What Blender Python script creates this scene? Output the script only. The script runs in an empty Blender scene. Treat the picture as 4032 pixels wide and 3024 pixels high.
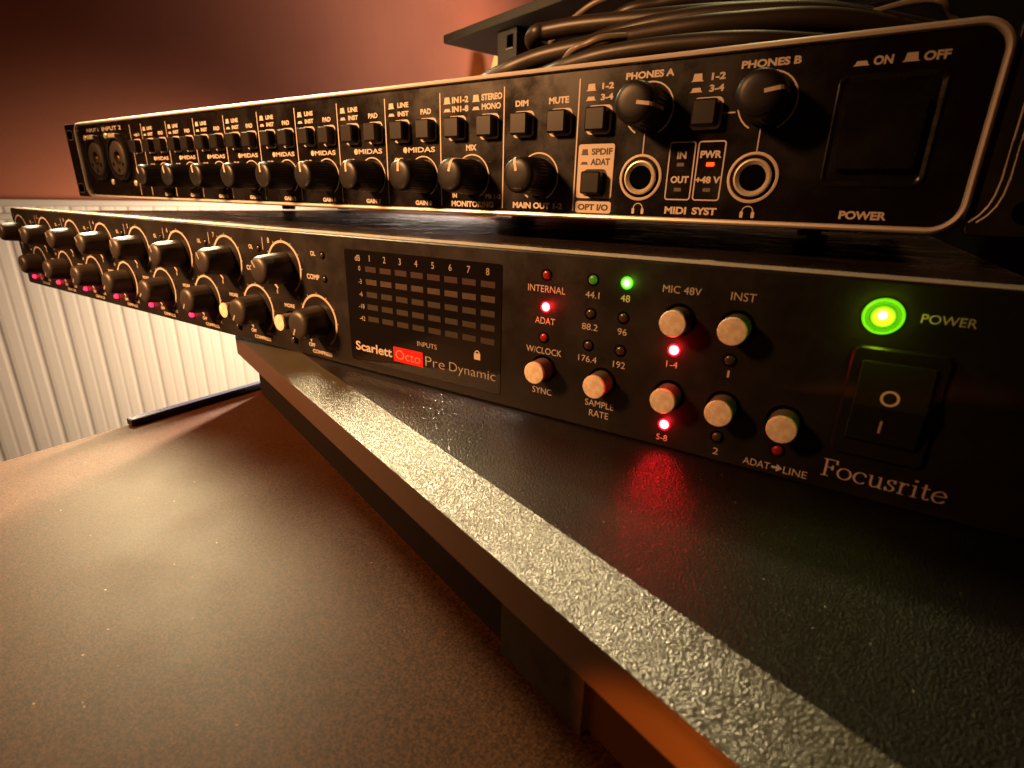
import bpy, bmesh, math, random
from mathutils import Vector, Matrix
random.seed(4)
S = 0.001                                   # everything below is measured in millimetres
scene = bpy.context.scene
col = scene.collection

# ------------------------------------------------------------------ camera
cam_d = bpy.data.cameras.new("camera")
cam = bpy.data.objects.new("camera", cam_d)
col.objects.link(cam)
RT = Vector((0.842, 0.5389, 0.0251)); 
DN = Vector((0.1971, -0.264, -0.9442)); 
FW = Vector((-0.50219, 0.79993, -0.32850))
FW.normalize(); RT = (RT - FW * RT.dot(FW)).normalized(); DN = FW.cross(RT).normalized()
m = Matrix((RT, -DN, -FW)).transposed().to_4x4()
m.translation = Vector((0, -118.45, 56.01)) * S
cam.matrix_world = m
cam_d.sensor_width = 36; cam_d.lens = 18.629
cam_d.clip_start = 0.005; cam_d.clip_end = 60
cam_d.dof.use_dof = True; cam_d.dof.focus_distance = 0.175; cam_d.dof.aperture_fstop = 24
scene.camera = cam

# ------------------------------------------------------------------ world and lamps
w = bpy.data.worlds.new("World"); scene.world = w; w.use_nodes = True
bg = w.node_tree.nodes["Background"]
bg.inputs[0].default_value = (1, 0.16, 0.04, 1); bg.inputs[1].default_value = 0.032

def lamp(name, kind, loc, target, power, colr, size=50, spot=60, blend=1.0, size_y=None):
    d = bpy.data.lights.new(name, kind); d.energy = power; d.color = colr
    if kind == 'AREA':
        d.shape = 'RECTANGLE'; d.size = size * S; d.size_y = (size_y or size) * S
    else:
        d.shadow_soft_size = size * S
    if kind == 'SPOT':
        d.spot_size = math.radians(spot); d.spot_blend = blend
    o = bpy.data.objects.new(name, d); col.objects.link(o)
    o.location = Vector(loc) * S
    o.rotation_euler = (Vector(target) - Vector(loc)).to_track_quat('-Z', 'Y').to_euler()
    return o

# ceiling lamp behind and left of the rack, the key of the picture
lamp("overhead_spot", 'SPOT', (-620, 130, 330), (-190, -34, 0), 120, (1, 0.78, 0.42), 80, 29, 1.0)
# added spot over the far end of the rack, brightens knob tops and edges
lamp("overhead_spot", 'SPOT', (-640, 170, 330), (-400, -6, 40), 52, (1, 0.80, 0.50), 70, 34, 1.0)
# second ceiling lamp, weak, behind the rack
lamp("rear_ceiling_lamp", 'SPOT', (-100, 330, 520), (10, -60, 0), 2.4, (1, 0.80, 0.36), 25, 60, 1.0)
# added fill spot in front of the rack, left of the phone and above
lamp("front_fill", 'SPOT', (-420, -400, 320), (-242, 10, 45), 82, (1, 0.45, 0.165), 50, 47, 1.0)
# added unseen spot, low at the left, that brightens the white panelling
lamp("panelling_fill", 'SPOT', (-470, 560, 0), (-900, 385, -165), 32.0, (1, 0.74, 0.50), 80, 88, 1.0)
# added spot low behind the rack; its light comes under the overhanging preamp onto the desk
lamp("low_rear_fill", 'SPOT', (-372, 443, 10), (-222, -15, -33), 2100.0, (1, 0.82, 0.66), 26, 40, 1.0)
# added spot beyond the rack stand that brightens the plaster wall
lamp("wall_fill", 'SPOT', (-330, 1060, 430), (-900, 1000, 370), 20.0, (1, 0.78, 0.64), 80, 111, 1.0)
# low orange lamp at the right, close to the shelf
lamp("orange_lamp", 'SPOT', (-25, -122, -29), (-6, -65, -25), 0.6, (1, 0.20, 0.015), 3, 40, 0.25)
lamp("orange_lamp", 'SPOT', (3, -132, -29), (22, -75, -26), 1.0, (1, 0.20, 0.015), 3, 40, 0.2)

# added spot that brightens only the rack stand at the back
lamp("stand_fill", 'SPOT', (-700, -250, 260), (-260, 290, 170), 16, (1, 0.66, 0.34), 40, 17, 1.0)

scene.view_settings.view_transform = 'Standard'
scene.view_settings.look = 'None'
scene.view_settings.exposure = -0.55; scene.view_settings.gamma = 1
scene.cycles.max_bounces = 6
scene.cycles.sample_clamp_indirect = 6
scene.cycles.caustics_reflective = False; scene.cycles.caustics_refractive = False

# ------------------------------------------------------------------ materials
def mat(name, base, rough=0.5, metal=0.0, spec=0.5, emit=None, es=0.0, bump=None, vary=None, coat=0.0, smudge=None):
    """bump = (scale per mm, height mm, kind); vary = (scale per mm, second colour, lo, hi)"""
    M = bpy.data.materials.new(name); M.use_nodes = True
    nt = M.node_tree; b = nt.nodes["Principled BSDF"]
    b.inputs["Base Color"].default_value = (*base, 1)
    b.inputs["Roughness"].default_value = rough
    b.inputs["Metallic"].default_value = metal
    b.inputs["Specular IOR Level"].default_value = spec
    b.inputs["Coat Weight"].default_value = coat
    if emit:
        b.inputs["Emission Color"].default_value = (*emit, 1)
        b.inputs["Emission Strength"].default_value = es
    tc = None
    def coord():
        nonlocal tc
        if tc is None:
            tc = nt.nodes.new("ShaderNodeTexCoord")
        return tc.outputs["Object"]
    if vary:
        sc, c2, lo, hi = vary
        n = nt.nodes.new("ShaderNodeTexNoise"); n.inputs["Scale"].default_value = sc * 1000
        n.inputs["Detail"].default_value = 5; n.inputs["Roughness"].default_value = 0.6
        nt.links.new(coord(), n.inputs["Vector"])
        mr = nt.nodes.new("ShaderNodeMapRange"); mr.inputs[1].default_value = lo; mr.inputs[2].default_value = hi
        nt.links.new(n.outputs[0], mr.inputs[0])
        mx = nt.nodes.new("ShaderNodeMix"); mx.data_type = 'RGBA'
        mx.inputs[6].default_value = (*base, 1); mx.inputs[7].default_value = (*c2, 1)
        nt.links.new(mr.outputs[0], mx.inputs[0])
        nt.links.new(mx.outputs[2], b.inputs["Base Color"])
    if smudge:
        n = nt.nodes.new("ShaderNodeTexNoise"); n.inputs["Scale"].default_value = smudge[0] * 1000
        n.inputs["Detail"].default_value = 6; n.inputs["Roughness"].default_value = 0.65
        nt.links.new(coord(), n.inputs["Vector"])
        mr = nt.nodes.new("ShaderNodeMapRange"); mr.inputs[1].default_value = 0.35; mr.inputs[2].default_value = 0.65
        mr.inputs[3].default_value = smudge[1]; mr.inputs[4].default_value = smudge[2]
        nt.links.new(n.outputs[0], mr.inputs[0]); nt.links.new(mr.outputs[0], b.inputs["Roughness"])
    if bump:
        sc, hgt, kind = bump
        if kind == 'leather':
            n = nt.nodes.new("ShaderNodeTexVoronoi"); n.feature = 'SMOOTH_F1'
            n.inputs["Smoothness"].default_value = 0.2
            n2 = nt.nodes.new("ShaderNodeTexNoise"); n2.inputs["Scale"].default_value = sc * 600
            n2.inputs["Detail"].default_value = 3
            nt.links.new(coord(), n2.inputs["Vector"])
            ad = nt.nodes.new("ShaderNodeMixRGB"); ad.blend_type = 'ADD'; ad.inputs[0].default_value = 0.00012
            nt.links.new(coord(), ad.inputs[1]); nt.links.new(n2.outputs["Color"], ad.inputs[2])
            nt.links.new(ad.outputs[0], n.inputs["Vector"])
            n.inputs["Scale"].default_value = sc * 1000
            out = n.outputs["Distance"]
        else:
            n = nt.nodes.new("ShaderNodeTexNoise"); n.inputs["Detail"].default_value = 4
            n.inputs["Scale"].default_value = sc * 1000
            nt.links.new(coord(), n.inputs["Vector"])
            out = n.outputs[0]
        bp = nt.nodes.new("ShaderNodeBump"); bp.inputs["Distance"].default_value = hgt * S
        bp.inputs["Strength"].default_value = 1.0
        nt.links.new(out, bp.inputs["Height"]); nt.links.new(bp.outputs[0], b.inputs["Normal"])
    return M

M_panel = mat("black_anodised_panel", (0.008, 0.006, 0.005), 0.42, 0.0, 0.35, smudge=(0.08, 0.32, 0.52), bump=(3.0, 0.004, 'noise'))
M_gloss = mat("black_glossy_panel", (0.004, 0.003, 0.003), 0.25, 0.0, 0.28, smudge=(0.06, 0.17, 0.38), bump=(1.2, 0.002, 'noise'))
M_case = mat("black_case_steel", (0.014, 0.009, 0.008), 0.3, 0.0, 0.4, smudge=(0.05, 0.2, 0.45), bump=(1.5, 0.01, 'noise'), vary=(0.5, (0.05, 0.04, 0.035), 0.62, 0.72))
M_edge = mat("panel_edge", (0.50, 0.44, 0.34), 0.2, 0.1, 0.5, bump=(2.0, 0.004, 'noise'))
M_bezel = mat("silver_bezel", (0.62, 0.57, 0.51), 0.34, 0.3, 0.5, bump=(2.5, 0.003, 'noise'))
M_knob = mat("knob_rubber", (0.007, 0.006, 0.0055), 0.4, 0.0, 0.3, bump=(2.5, 0.006, 'noise'))
M_soft = mat("knob_soft_touch", (0.024, 0.019, 0.0155), 0.46, 0.0, 0.5, bump=(4.0, 0.006, 'noise'))
M_btn = mat("button_black", (0.009, 0.0075, 0.007), 0.35, 0.0, 0.35, bump=(2.0, 0.004, 'noise'))
M_cap = mat("button_silver_cap", (0.88, 0.74, 0.57), 0.42, 0.1, 0.5, bump=(2.0, 0.004, 'noise'), vary=(0.6, (0.70, 0.56, 0.43), 0.4, 0.6))
M_stem = mat("button_stem", (0.10, 0.085, 0.07), 0.45, 0.1, bump=(2.0, 0.004, 'noise'))
M_ink = mat("printed_ink", (0.46, 0.38, 0.31), 0.55)
M_inkdim = mat("printed_ink_grey", (0.30, 0.26, 0.20), 0.55)
M_inkdark = mat("printed_ink_black", (0.02, 0.015, 0.012), 0.5)
M_red = mat("printed_red", (0.62, 0.012, 0.008), 0.4, emit=None)
M_window = mat("meter_window", (0.006, 0.005, 0.005), 0.10, 0.0, 0.5)
M_segr = mat("meter_segment_red", (0.022, 0.0035, 0.002), 0.5)
M_sega = mat("meter_segment_amber", (0.037, 0.020, 0.008), 0.5, vary=(0.4, (0.05, 0.028, 0.011), 0.4, 0.6))
M_segg = mat("meter_segment_green", (0.021, 0.0145, 0.0057), 0.5, vary=(0.4, (0.022, 0.015, 0.006), 0.4, 0.6))
M_metal = mat("jack_nickel", (0.72, 0.64, 0.50), 0.3, 0.55)
M_brass = mat("jack_contact", (0.95, 0.62, 0.30), 0.25, 1.0)
M_hole = mat("dark_hole", (0.002, 0.002, 0.002), 0.9, 0.0, 0.0)
M_ledoff = mat("led_off", (0.035, 0.024, 0.016), 0.25)
M_cablel = mat("grey_cable_rubber", (0.14, 0.11, 0.08), 0.4)
M_ledoffr = mat("led_off_red", (0.22, 0.012, 0.008), 0.3)
M_ledoffg = mat("led_off_green", (0.05, 0.20, 0.03), 0.3, emit=(0.1, 0.7, 0.03), es=0.10)
M_ledr = mat("led_lit_red", (0.3, 0.02, 0.02), 0.3, emit=(1, 0.009, 0.012), es=190)
M_ledr2 = mat("led_lit_red_small", (0.3, 0.02, 0.02), 0.3, emit=(1, 0.012, 0.05), es=8)
M_ledg = mat("led_lit_green", (0.1, 0.3, 0.02), 0.3, emit=(0.14, 1, 0.07), es=6)
M_ledgc = mat("led_lit_green_core", (0.2, 0.3, 0.02), 0.3, emit=(0.72, 1, 0.32), es=12)
M_ledo = mat("led_lit_orange", (0.3, 0.05, 0.02), 0.3, emit=(1, 0.045, 0.004), es=5)
M_glens = mat("green_lens", (0.04, 0.14, 0.01), 0.25, emit=(0.13, 0.5, 0.008), es=0.42)
M_grim = mat("green_lens_rim", (0.06, 0.3, 0.01), 0.25, emit=(0.24, 1, 0.008), es=1.0)
M_gdome = mat("green_lens_dome", (0.2, 0.3, 0.02), 0.25, emit=(0.75, 0.80, 0.02), es=1.5)
M_gcore = mat("green_lens_core", (0.5, 0.5, 0.1), 0.25, emit=(1, 1, 0.45), es=16)
M_board = mat("black_textured_vinyl", (0.006, 0.0045, 0.004), 0.33, 0.0, 0.36, bump=(3.0, 0.13, 'leather'))
M_strip = mat("leatherette_edging", (0.030, 0.025, 0.012), 0.31, 0.0, 1.0, bump=(3.3, 0.13, 'leather'))  # lighter and yellower than the board: the strip's light put into its colour
M_face = mat("brown_board_edge", (0.045, 0.021, 0.009), 0.55, bump=(1.6, 0.03, 'noise'), vary=(0.25, (0.045, 0.021, 0.0095), 0.4, 0.6))
M_base = mat("dark_base", (0.006, 0.004, 0.003), 0.9, 0.0, 0.05, bump=(0.8, 0.05, 'noise'))
M_foam = mat("grey_foam", (0.016, 0.013, 0.008), 0.9, 0.0, 0.1, vary=(0.22, (0.012, 0.01, 0.008), 0.52, 0.62), bump=(0.8, 0.1, 'noise'))
M_desk = mat("dark_desk_laminate", (0.013, 0.0045, 0.0014), 0.58, 0.0, 0.06, smudge=(0.016, 0.47, 0.56), bump=(3.0, 0.035, 'noise'), vary=(2.2, (0.052, 0.0195, 0.0065), 0.40, 0.64))
M_wall = mat("terracotta_plaster", (0.56, 0.20, 0.11), 0.85, bump=(0.2, 0.2, 'noise'), vary=(0.003, (0.44, 0.145, 0.08), 0.3, 0.7))
M_white = mat("white_painted_wood", (0.80, 0.74, 0.66), 0.5, bump=(0.05, 0.3, 'noise'))
M_rack = mat("black_powder_coat", (0.085, 0.070, 0.048), 0.5, bump=(1.0, 0.08, 'noise'))
M_dark = mat("dark_cabinet", (0.010, 0.008, 0.007), 0.7)
M_cable = mat("black_cable_rubber", (0.018, 0.012, 0.008), 0.42, 0.0, 0.4, bump=(0.8, 0.02, 'noise'))
M_shade = mat("lamp_shade_glow", (0.9, 0.6, 0.2), 0.6, emit=(1, 0.60, 0.16), es=1.5)
M_blue = mat("dark_blue_plastic", (0.012, 0.014, 0.03), 0.35)

# ------------------------------------------------------------------ mesh helpers (millimetres)
class MB:
    def __init__(s): s.v = []; s.f = []
    def add(s, vs, fs):
        o = len(s.v); s.v += [tuple(q) for q in vs]; s.f += [tuple(i + o for i in f) for f in fs]
    def box(s, x0, x1, y0, y1, z0, z1):
        s.add([(x, y, z) for x in (x0, x1) for y in (y0, y1) for z in (z0, z1)],
              [(0, 1, 3, 2), (4, 6, 7, 5), (0, 4, 5, 1), (2, 3, 7, 6), (0, 2, 6, 4), (1, 5, 7, 3)])
    def lathe(s, prof, n=32, cx=0, cy=0, cz=0, mod=None, cap=True):
        """prof = [(radius, distance out of the panel)] about the panel normal (-y)"""
        vs = []
        for r, d in prof:
            for i in range(n):
                a = 2 * math.pi * i / n
                k = mod(r, d, i) if mod else 1
                vs.append((cx + r * k * math.cos(a), cy - d, cz + r * k * math.sin(a)))
        fs = []
        for j in range(len(prof) - 1):
            for i in range(n):
                fs.append((j * n + i, j * n + (i + 1) % n, (j + 1) * n + (i + 1) % n, (j + 1) * n + i))
        if cap: fs.append(tuple((len(prof) - 1) * n + i for i in range(n)))
        s.add(vs, fs)
    def poly(s, pts, y):                      # flat sheet in the panel plane, pts = (x, z)
        s.add([(x, y, z) for x, z in pts], [tuple(range(len(pts)))])
    def strip(s, a, b, y, close=False):       # band between two outlines
        n = len(a); vs = [(x, y, z) for x, z in a] + [(x, y, z) for x, z in b]
        s.add(vs, [(i, (i + 1) % n, n + (i + 1) % n, n + i) for i in range(n if close else n - 1)])
    def rect(s, x0, x1, z0, z1, y): s.poly([(x0, z0), (x1, z0), (x1, z1), (x0, z1)], y)
    def arc(s, cx, cz, r0, r1, a0, a1, y, n=28):   # angles in degrees, clockwise from up
        A = [math.radians(a0 + (a1 - a0) * i / n) for i in range(n + 1)]
        s.strip([(cx + r0 * math.sin(a), cz + r0 * math.cos(a)) for a in A],
                [(cx + r1 * math.sin(a), cz + r1 * math.cos(a)) for a in A], y)
    def ray(s, cx, cz, r0, r1, ang, wd, y):
        a = math.radians(ang); dx, dz = math.sin(a), math.cos(a); px, pz = dz * wd / 2, -dx * wd / 2
        s.poly([(cx + dx * r0 - px, cz + dz * r0 - pz), (cx + dx * r0 + px, cz + dz * r0 + pz),
                (cx + dx * r1 + px, cz + dz * r1 + pz), (cx + dx * r1 - px, cz + dz * r1 - pz)], y)
    def tube(s, pts, r, n=14):
        P = [Vector(p) for p in pts]; vs = []; fs = []
        for i, p in enumerate(P):
            t = (P[min(i + 1, len(P) - 1)] - P[max(i - 1, 0)]).normalized()
            u = t.cross(Vector((0, 0, 1)))
            if u.length < 1e-3: u = Vector((1, 0, 0))
            u.normalize(); q = u.cross(t)
            for k in range(n):
                a = 2 * math.pi * k / n
                vs.append(p + (u * math.cos(a) + q * math.sin(a)) * r)
        for i in range(len(P) - 1):
            for k in range(n):
                fs.append((i * n + k, i * n + (k + 1) % n, (i + 1) * n + (k + 1) % n, (i + 1) * n + k))
        fs.append(tuple(range(n))); fs.append(tuple((len(P) - 1) * n + k for k in range(n)))
        s.add(vs, fs)
    def build(s, name, material, parent=None, origin=None, smooth=False, bevel=0.0, seg=2):
        """origin: world point (mm) of the object's own origin"""
        po = Vector(parent_origin(parent)); o = Vector(origin) if origin is not None else po
        me = bpy.data.meshes.new(name)
        me.from_pydata([tuple((Vector(q) - o) * S) for q in s.v], [], s.f)
        bm = bmesh.new(); bm.from_mesh(me); bmesh.ops.recalc_face_normals(bm, faces=bm.faces)
        if bevel:
            ed = [e for e in bm.edges if len(e.link_faces) == 2 and e.calc_face_angle() > 0.6]
            bmesh.ops.bevel(bm, geom=ed, offset=bevel * S, segments=seg, affect='EDGES', profile=0.5)
        bm.to_mesh(me); bm.free()
        me.materials.append(material)
        if smooth:
            for p in me.polygons: p.use_smooth = True
            me.set_sharp_from_angle(angle=math.radians(40))
        ob = bpy.data.objects.new(name, me); col.objects.link(ob)
        ORG[ob.name] = o
        if parent is not None: ob.parent = parent
        ob.location = (o - po) * S
        return ob

ORG = {}
def parent_origin(p): return ORG[p.name] if p is not None else Vector((0, 0, 0))
def thing(name, label, cat, loc, group=None):
    o = bpy.data.objects.new(name, None); col.objects.link(o); o.location = Vector(loc) * S
    o.empty_display_size = 0.01
    ORG[o.name] = Vector(loc); tag(o, label, cat, group); return o
def tag(o, label, cat, group=None, kind=None):
    o["label"] = label; o["category"] = cat
    if group: o["group"] = group
    if kind: o["kind"] = kind
    return o
def copy_part(src, parent, origin):           # a copy of a part with its sub-parts, at another place of its thing
    c = src.copy(); col.objects.link(c); c.parent = parent
    ORG[c.name] = Vector(origin); c.location = (Vector(origin) - parent_origin(parent)) * S
    for ch in list(src.children):
        d = ch.copy(); col.objects.link(d); d.parent = c
    return c

# lettering --------------------------------------------------------
_cache = {}
def glyphs(txt, bold):
    key = (txt, bold)
    if key not in _cache:
        cu = bpy.data.curves.new("lettering", 'FONT'); cu.body = txt; cu.size = 1; cu.offset = bold
        cu.resolution_u = 4
        ob = bpy.data.objects.new("lettering", cu); col.objects.link(ob)
        dg = bpy.context.evaluated_depsgraph_get(); dg.update()
        me = bpy.data.meshes.new_from_object(ob.evaluated_get(dg))
        vs = [(v.co.x, v.co.y) for v in me.vertices]; fs = [tuple(p.vertices) for p in me.polygons]
        bpy.data.objects.remove(ob); bpy.data.curves.remove(cu); bpy.data.meshes.remove(me)
        _cache[key] = (vs, fs)
    return _cache[key]
def text(mb, txt, x0, x1, z0, z1, y, bold=0.012):
    vs, fs = glyphs(txt, bold)
    a0 = min(v[0] for v in vs); a1 = max(v[0] for v in vs); b0 = min(v[1] for v in vs); b1 = max(v[1] for v in vs)
    sx = (x1 - x0) / max(a1 - a0, 1e-6); sz = (z1 - z0) / max(b1 - b0, 1e-6)
    mb.add([(x0 + (v[0] - a0) * sx, y, z0 + (v[1] - b0) * sz) for v in vs], fs)
def textc(mb, txt, xc, zc, h, y, bold=0.012, wide=0.92):
    vs, fs = glyphs(txt, bold)
    a0 = min(v[0] for v in vs); a1 = max(v[0] for v in vs); b0 = min(v[1] for v in vs); b1 = max(v[1] for v in vs)
    wd = (a1 - a0) / (b1 - b0) * h * wide
    text(mb, txt, xc - wd / 2, xc + wd / 2, zc - h / 2, zc + h / 2, y, bold)

def rrect(x0, x1, z0, z1, r, n=6):
    P = []
    for cx, cz, a in ((x1 - r, z1 - r, 0), (x0 + r, z1 - r, 90), (x0 + r, z0 + r, 180), (x1 - r, z0 + r, 270)):
        for i in range(n + 1):
            t = math.radians(a + 90 * i / n); P.append((cx + r * math.cos(t), cz + r * math.sin(t)))
    return P
def rring(mb, x0, x1, z0, z1, r, t, y):
    mb.strip(rrect(x0, x1, z0, z1, r), rrect(x0 + t, x1 - t, z0 + t, z1 - t, max(r - t, 0.05)), y, close=True)
def rbox(mb, x0, x1, z0, z1, r, y, d0, d1, rnd=0.3):     # rounded block standing out of the panel plane y from d0 to d1
    A = rrect(x0, x1, z0, z1, r); Bq = rrect(x0 + rnd, x1 - rnd, z0 + rnd, z1 - rnd, max(r - rnd, 0.05)); n = len(A)
    mb.add([(x, y - d0, z) for x, z in A] + [(x, y - d1 + rnd, z) for x, z in A] + [(x, y - d1, z) for x, z in Bq],
           [(i, (i + 1) % n, n + (i + 1) % n, n + i) for i in range(n)] +
           [(n + i, n + (i + 1) % n, 2 * n + (i + 1) % n, 2 * n + i) for i in range(n)] +
           [tuple(2 * n + i for i in range(n))])
def hat(mb, x0, x1, z0, z1, y):              # little push button symbol
    w_ = x1 - x0; t = 0.28
    mb.poly([(x0, z0), (x1, z0), (x1 - 0.12 * w_, z0 + t), (x1 - 0.2 * w_, z1), (x0 + 0.2 * w_, z1), (x0 + 0.12 * w_, z0 + t)], y)

# ================================================================== setting: wall, panelling, desk
WX = -900
mb = MB(); mb.box(WX - 60, WX, -1500, 3200, 36, 2300)
tag(mb.build("wall", M_wall), "terracotta plastered wall above the white panelling", "wall")

pan = thing("wall_panelling", "white grooved wooden wainscot panelling low on the wall", "panelling", (WX, 0, -800))
mb = MB()
xs = []
y = -900.0; pts = []
while y < 1400:                               # moulded boards: wide flat, narrow bead
    for dy, dx in ((0, -1.8), (2.5, -0.4), (6, 0.0), (14, 0.0), (17, -0.5), (20, 0.0), (29, -0.3), (32, -1.8)):
        pts.append((WX + 10 + dx, y + dy))
    y += 34.0
n = len(pts)
mb.add([(px, py, -800) for px, py in pts] + [(px, py, 33) for px, py in pts], [(i, i + 1, n + i + 1, n + i) for i in range(n - 1)])
mb.box(WX - 2, WX + 5, -900, 1400, -800, 33)
mb.build("grooved_board", M_white, pan)
mb = MB(); mb.box(WX - 2, WX + 26, -900, 1400, 33.2, 41.5); mb.build("cap_rail", M_white, pan, bevel=1.5)
mb = MB(); mb.box(WX + 9, WX + 20, -900, 1400, 17, 25); mb.build("moulding", M_white, pan, bevel=2)

# desk: surface z = -33, left edge x about -234
DZ = -33.0; EX = -233.5
desk = thing("desk", "brown laminate desk with a satin grain under the riser shelf", "desk", (0, 0, DZ - 28))
mb = MB(); mb.box(EX, 520, -620, 420, DZ - 28, DZ); mb.build("desk_top", M_desk, desk, bevel=1.0)
for x_ in (EX + 40, 450):
    for y_ in (-560, 340):
        mb = MB(); mb.box(x_, x_ + 50, y_, y_ + 50, DZ - 740, DZ - 28.2); mb.build("leg", M_rack, desk)
# black bar along the desk's far edge
mb = MB(); mb.box(EX + 0.3, EX + 4.5, -36, 40, DZ + 0.1, DZ + 2.9)
tag(mb.build("cable_trim", M_blue, bevel=0.6), "dark blue black plastic bar lying along the desk edge by the white panelling", "bar")

# riser shelf: turned -18.8 degrees against the devices
TH = -0.3289; D_ = Vector((math.cos(TH), math.sin(TH), 0)); N_ = Vector((-math.sin(TH), math.cos(TH), 0))
def bd(a, o, z): q = D_ * a + N_ * o; return (q.x, q.y, z)
shelf = thing("riser_shelf", "black grained shelf board with leatherette front edging, standing on the brown desk", "shelf", (0, 0, DZ))
OI, OO, ZB, ZU = -53.85, -64.2, -4.2, -12.4
A0, A1, BK = -217.5, 330.0, 330.0             # along the shelf; back
def quadprism(mb, sec, a0, a1):
    n = len(sec); vs = [bd(a0, o, z) for o, z in sec] + [bd(a1, o, z) for o, z in sec]
    mb.add(vs, [(i, (i + 1) % n, n + (i + 1) % n, n + i) for i in range(n)] + [tuple(range(n)), tuple(range(n, 2 * n))])
mb = MB(); quadprism(mb, [(OI, 0), (BK, 0), (BK, ZU), (OI, ZU)], A0, A1); mb.build("shelf_top", M_board, shelf)
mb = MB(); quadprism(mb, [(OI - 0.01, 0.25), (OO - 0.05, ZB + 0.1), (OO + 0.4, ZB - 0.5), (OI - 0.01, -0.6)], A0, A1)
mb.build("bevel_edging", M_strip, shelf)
mb = MB(); quadprism(mb, [(OI - 0.03, -0.7), (OO + 0.1, ZB - 0.1), (OO, ZB - 0.8), (OO, ZU), (OI - 0.03, ZU)], A0, A1); mb.build("front_edge", M_face, shelf)
mb = MB(); quadprism(mb, [(OO + 7.4, ZU - 0.1), (BK - 10, ZU - 0.1), (BK - 10, DZ + 0.05), (OO + 7.4, DZ + 0.05)], A0 + 1, A1 - 1); mb.build("base", M_base, shelf)
mb = MB(); quadprism(mb, [(OO + 5.4, ZU - 0.1), (OO + 7.35, ZU - 0.1), (OO + 7.35, DZ + 0.1), (OO + 5.4, DZ + 0.1)], -29, -6); mb.build("foam_pad", M_foam, shelf)

# ================================================================== lower device: eight channel preamp
pre = thing("microphone_preamp", "lower black rack preamp with sixteen knobs, silver buttons and a glowing green power light", "rack unit", (-188.5, 130, 0.6))
XL, XR, PZ0, PZ1 = -429.8, 52.8, 0.08, 44.0
mb = MB()
A = rrect(XL, XR, PZ0, PZ1, 1.2, 4); nA = len(A)
In = rrect(XL + 0.5, XR - 0.5, PZ0 + 0.5, PZ1 - 0.5, 0.8, 4)
mb.add([(x, 8.2, z) for x, z in A] + [(x, 0.5, z) for x, z in A] + [(x, 0, z) for x, z in In],
       [(i, (i + 1) % nA, nA + (i + 1) % nA, nA + i) for i in range(nA)] + [(nA + i, nA + (i + 1) % nA, 2 * nA + (i + 1) % nA, 2 * nA + i) for i in range(nA)] +
       [tuple(range(nA)), tuple(2 * nA + i for i in range(nA))])
pp = mb.build("front_panel", M_panel, pre)
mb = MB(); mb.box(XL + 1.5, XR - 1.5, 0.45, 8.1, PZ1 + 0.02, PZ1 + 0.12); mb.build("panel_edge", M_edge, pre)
mb = MB(); mb.box(XL + 21, XR - 21, 8.3, 250, 0.1, PZ1 - 1.0); mb.build("chassis", M_case, pre, bevel=0.6)
# lid screws
mb = MB()
for sx, sy in ((-300, 14), (-188, 9), (-60, 10), (-30, 16), (-240, 22)):
    vs = []
    for k in range(14):
        a = 2 * math.pi * k / 14; vs.append((sx + 1.7 * math.cos(a), sy + 1.7 * math.sin(a), PZ1 - 0.55))
    mb = MB(); mb.add(vs, [tuple(range(14))]); mb.build("lid_screw", M_metal, pre)

YP = 0.0
Y1, Y2, Y3 = YP - 0.05, YP - 0.09, YP - 0.13
ink = MB()
K1 = [-171.6 - 35.28 * k for k in range(7, -1, -1)]
UZ, LZ, LDX = 31.0, 13.9, 16.4
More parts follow.
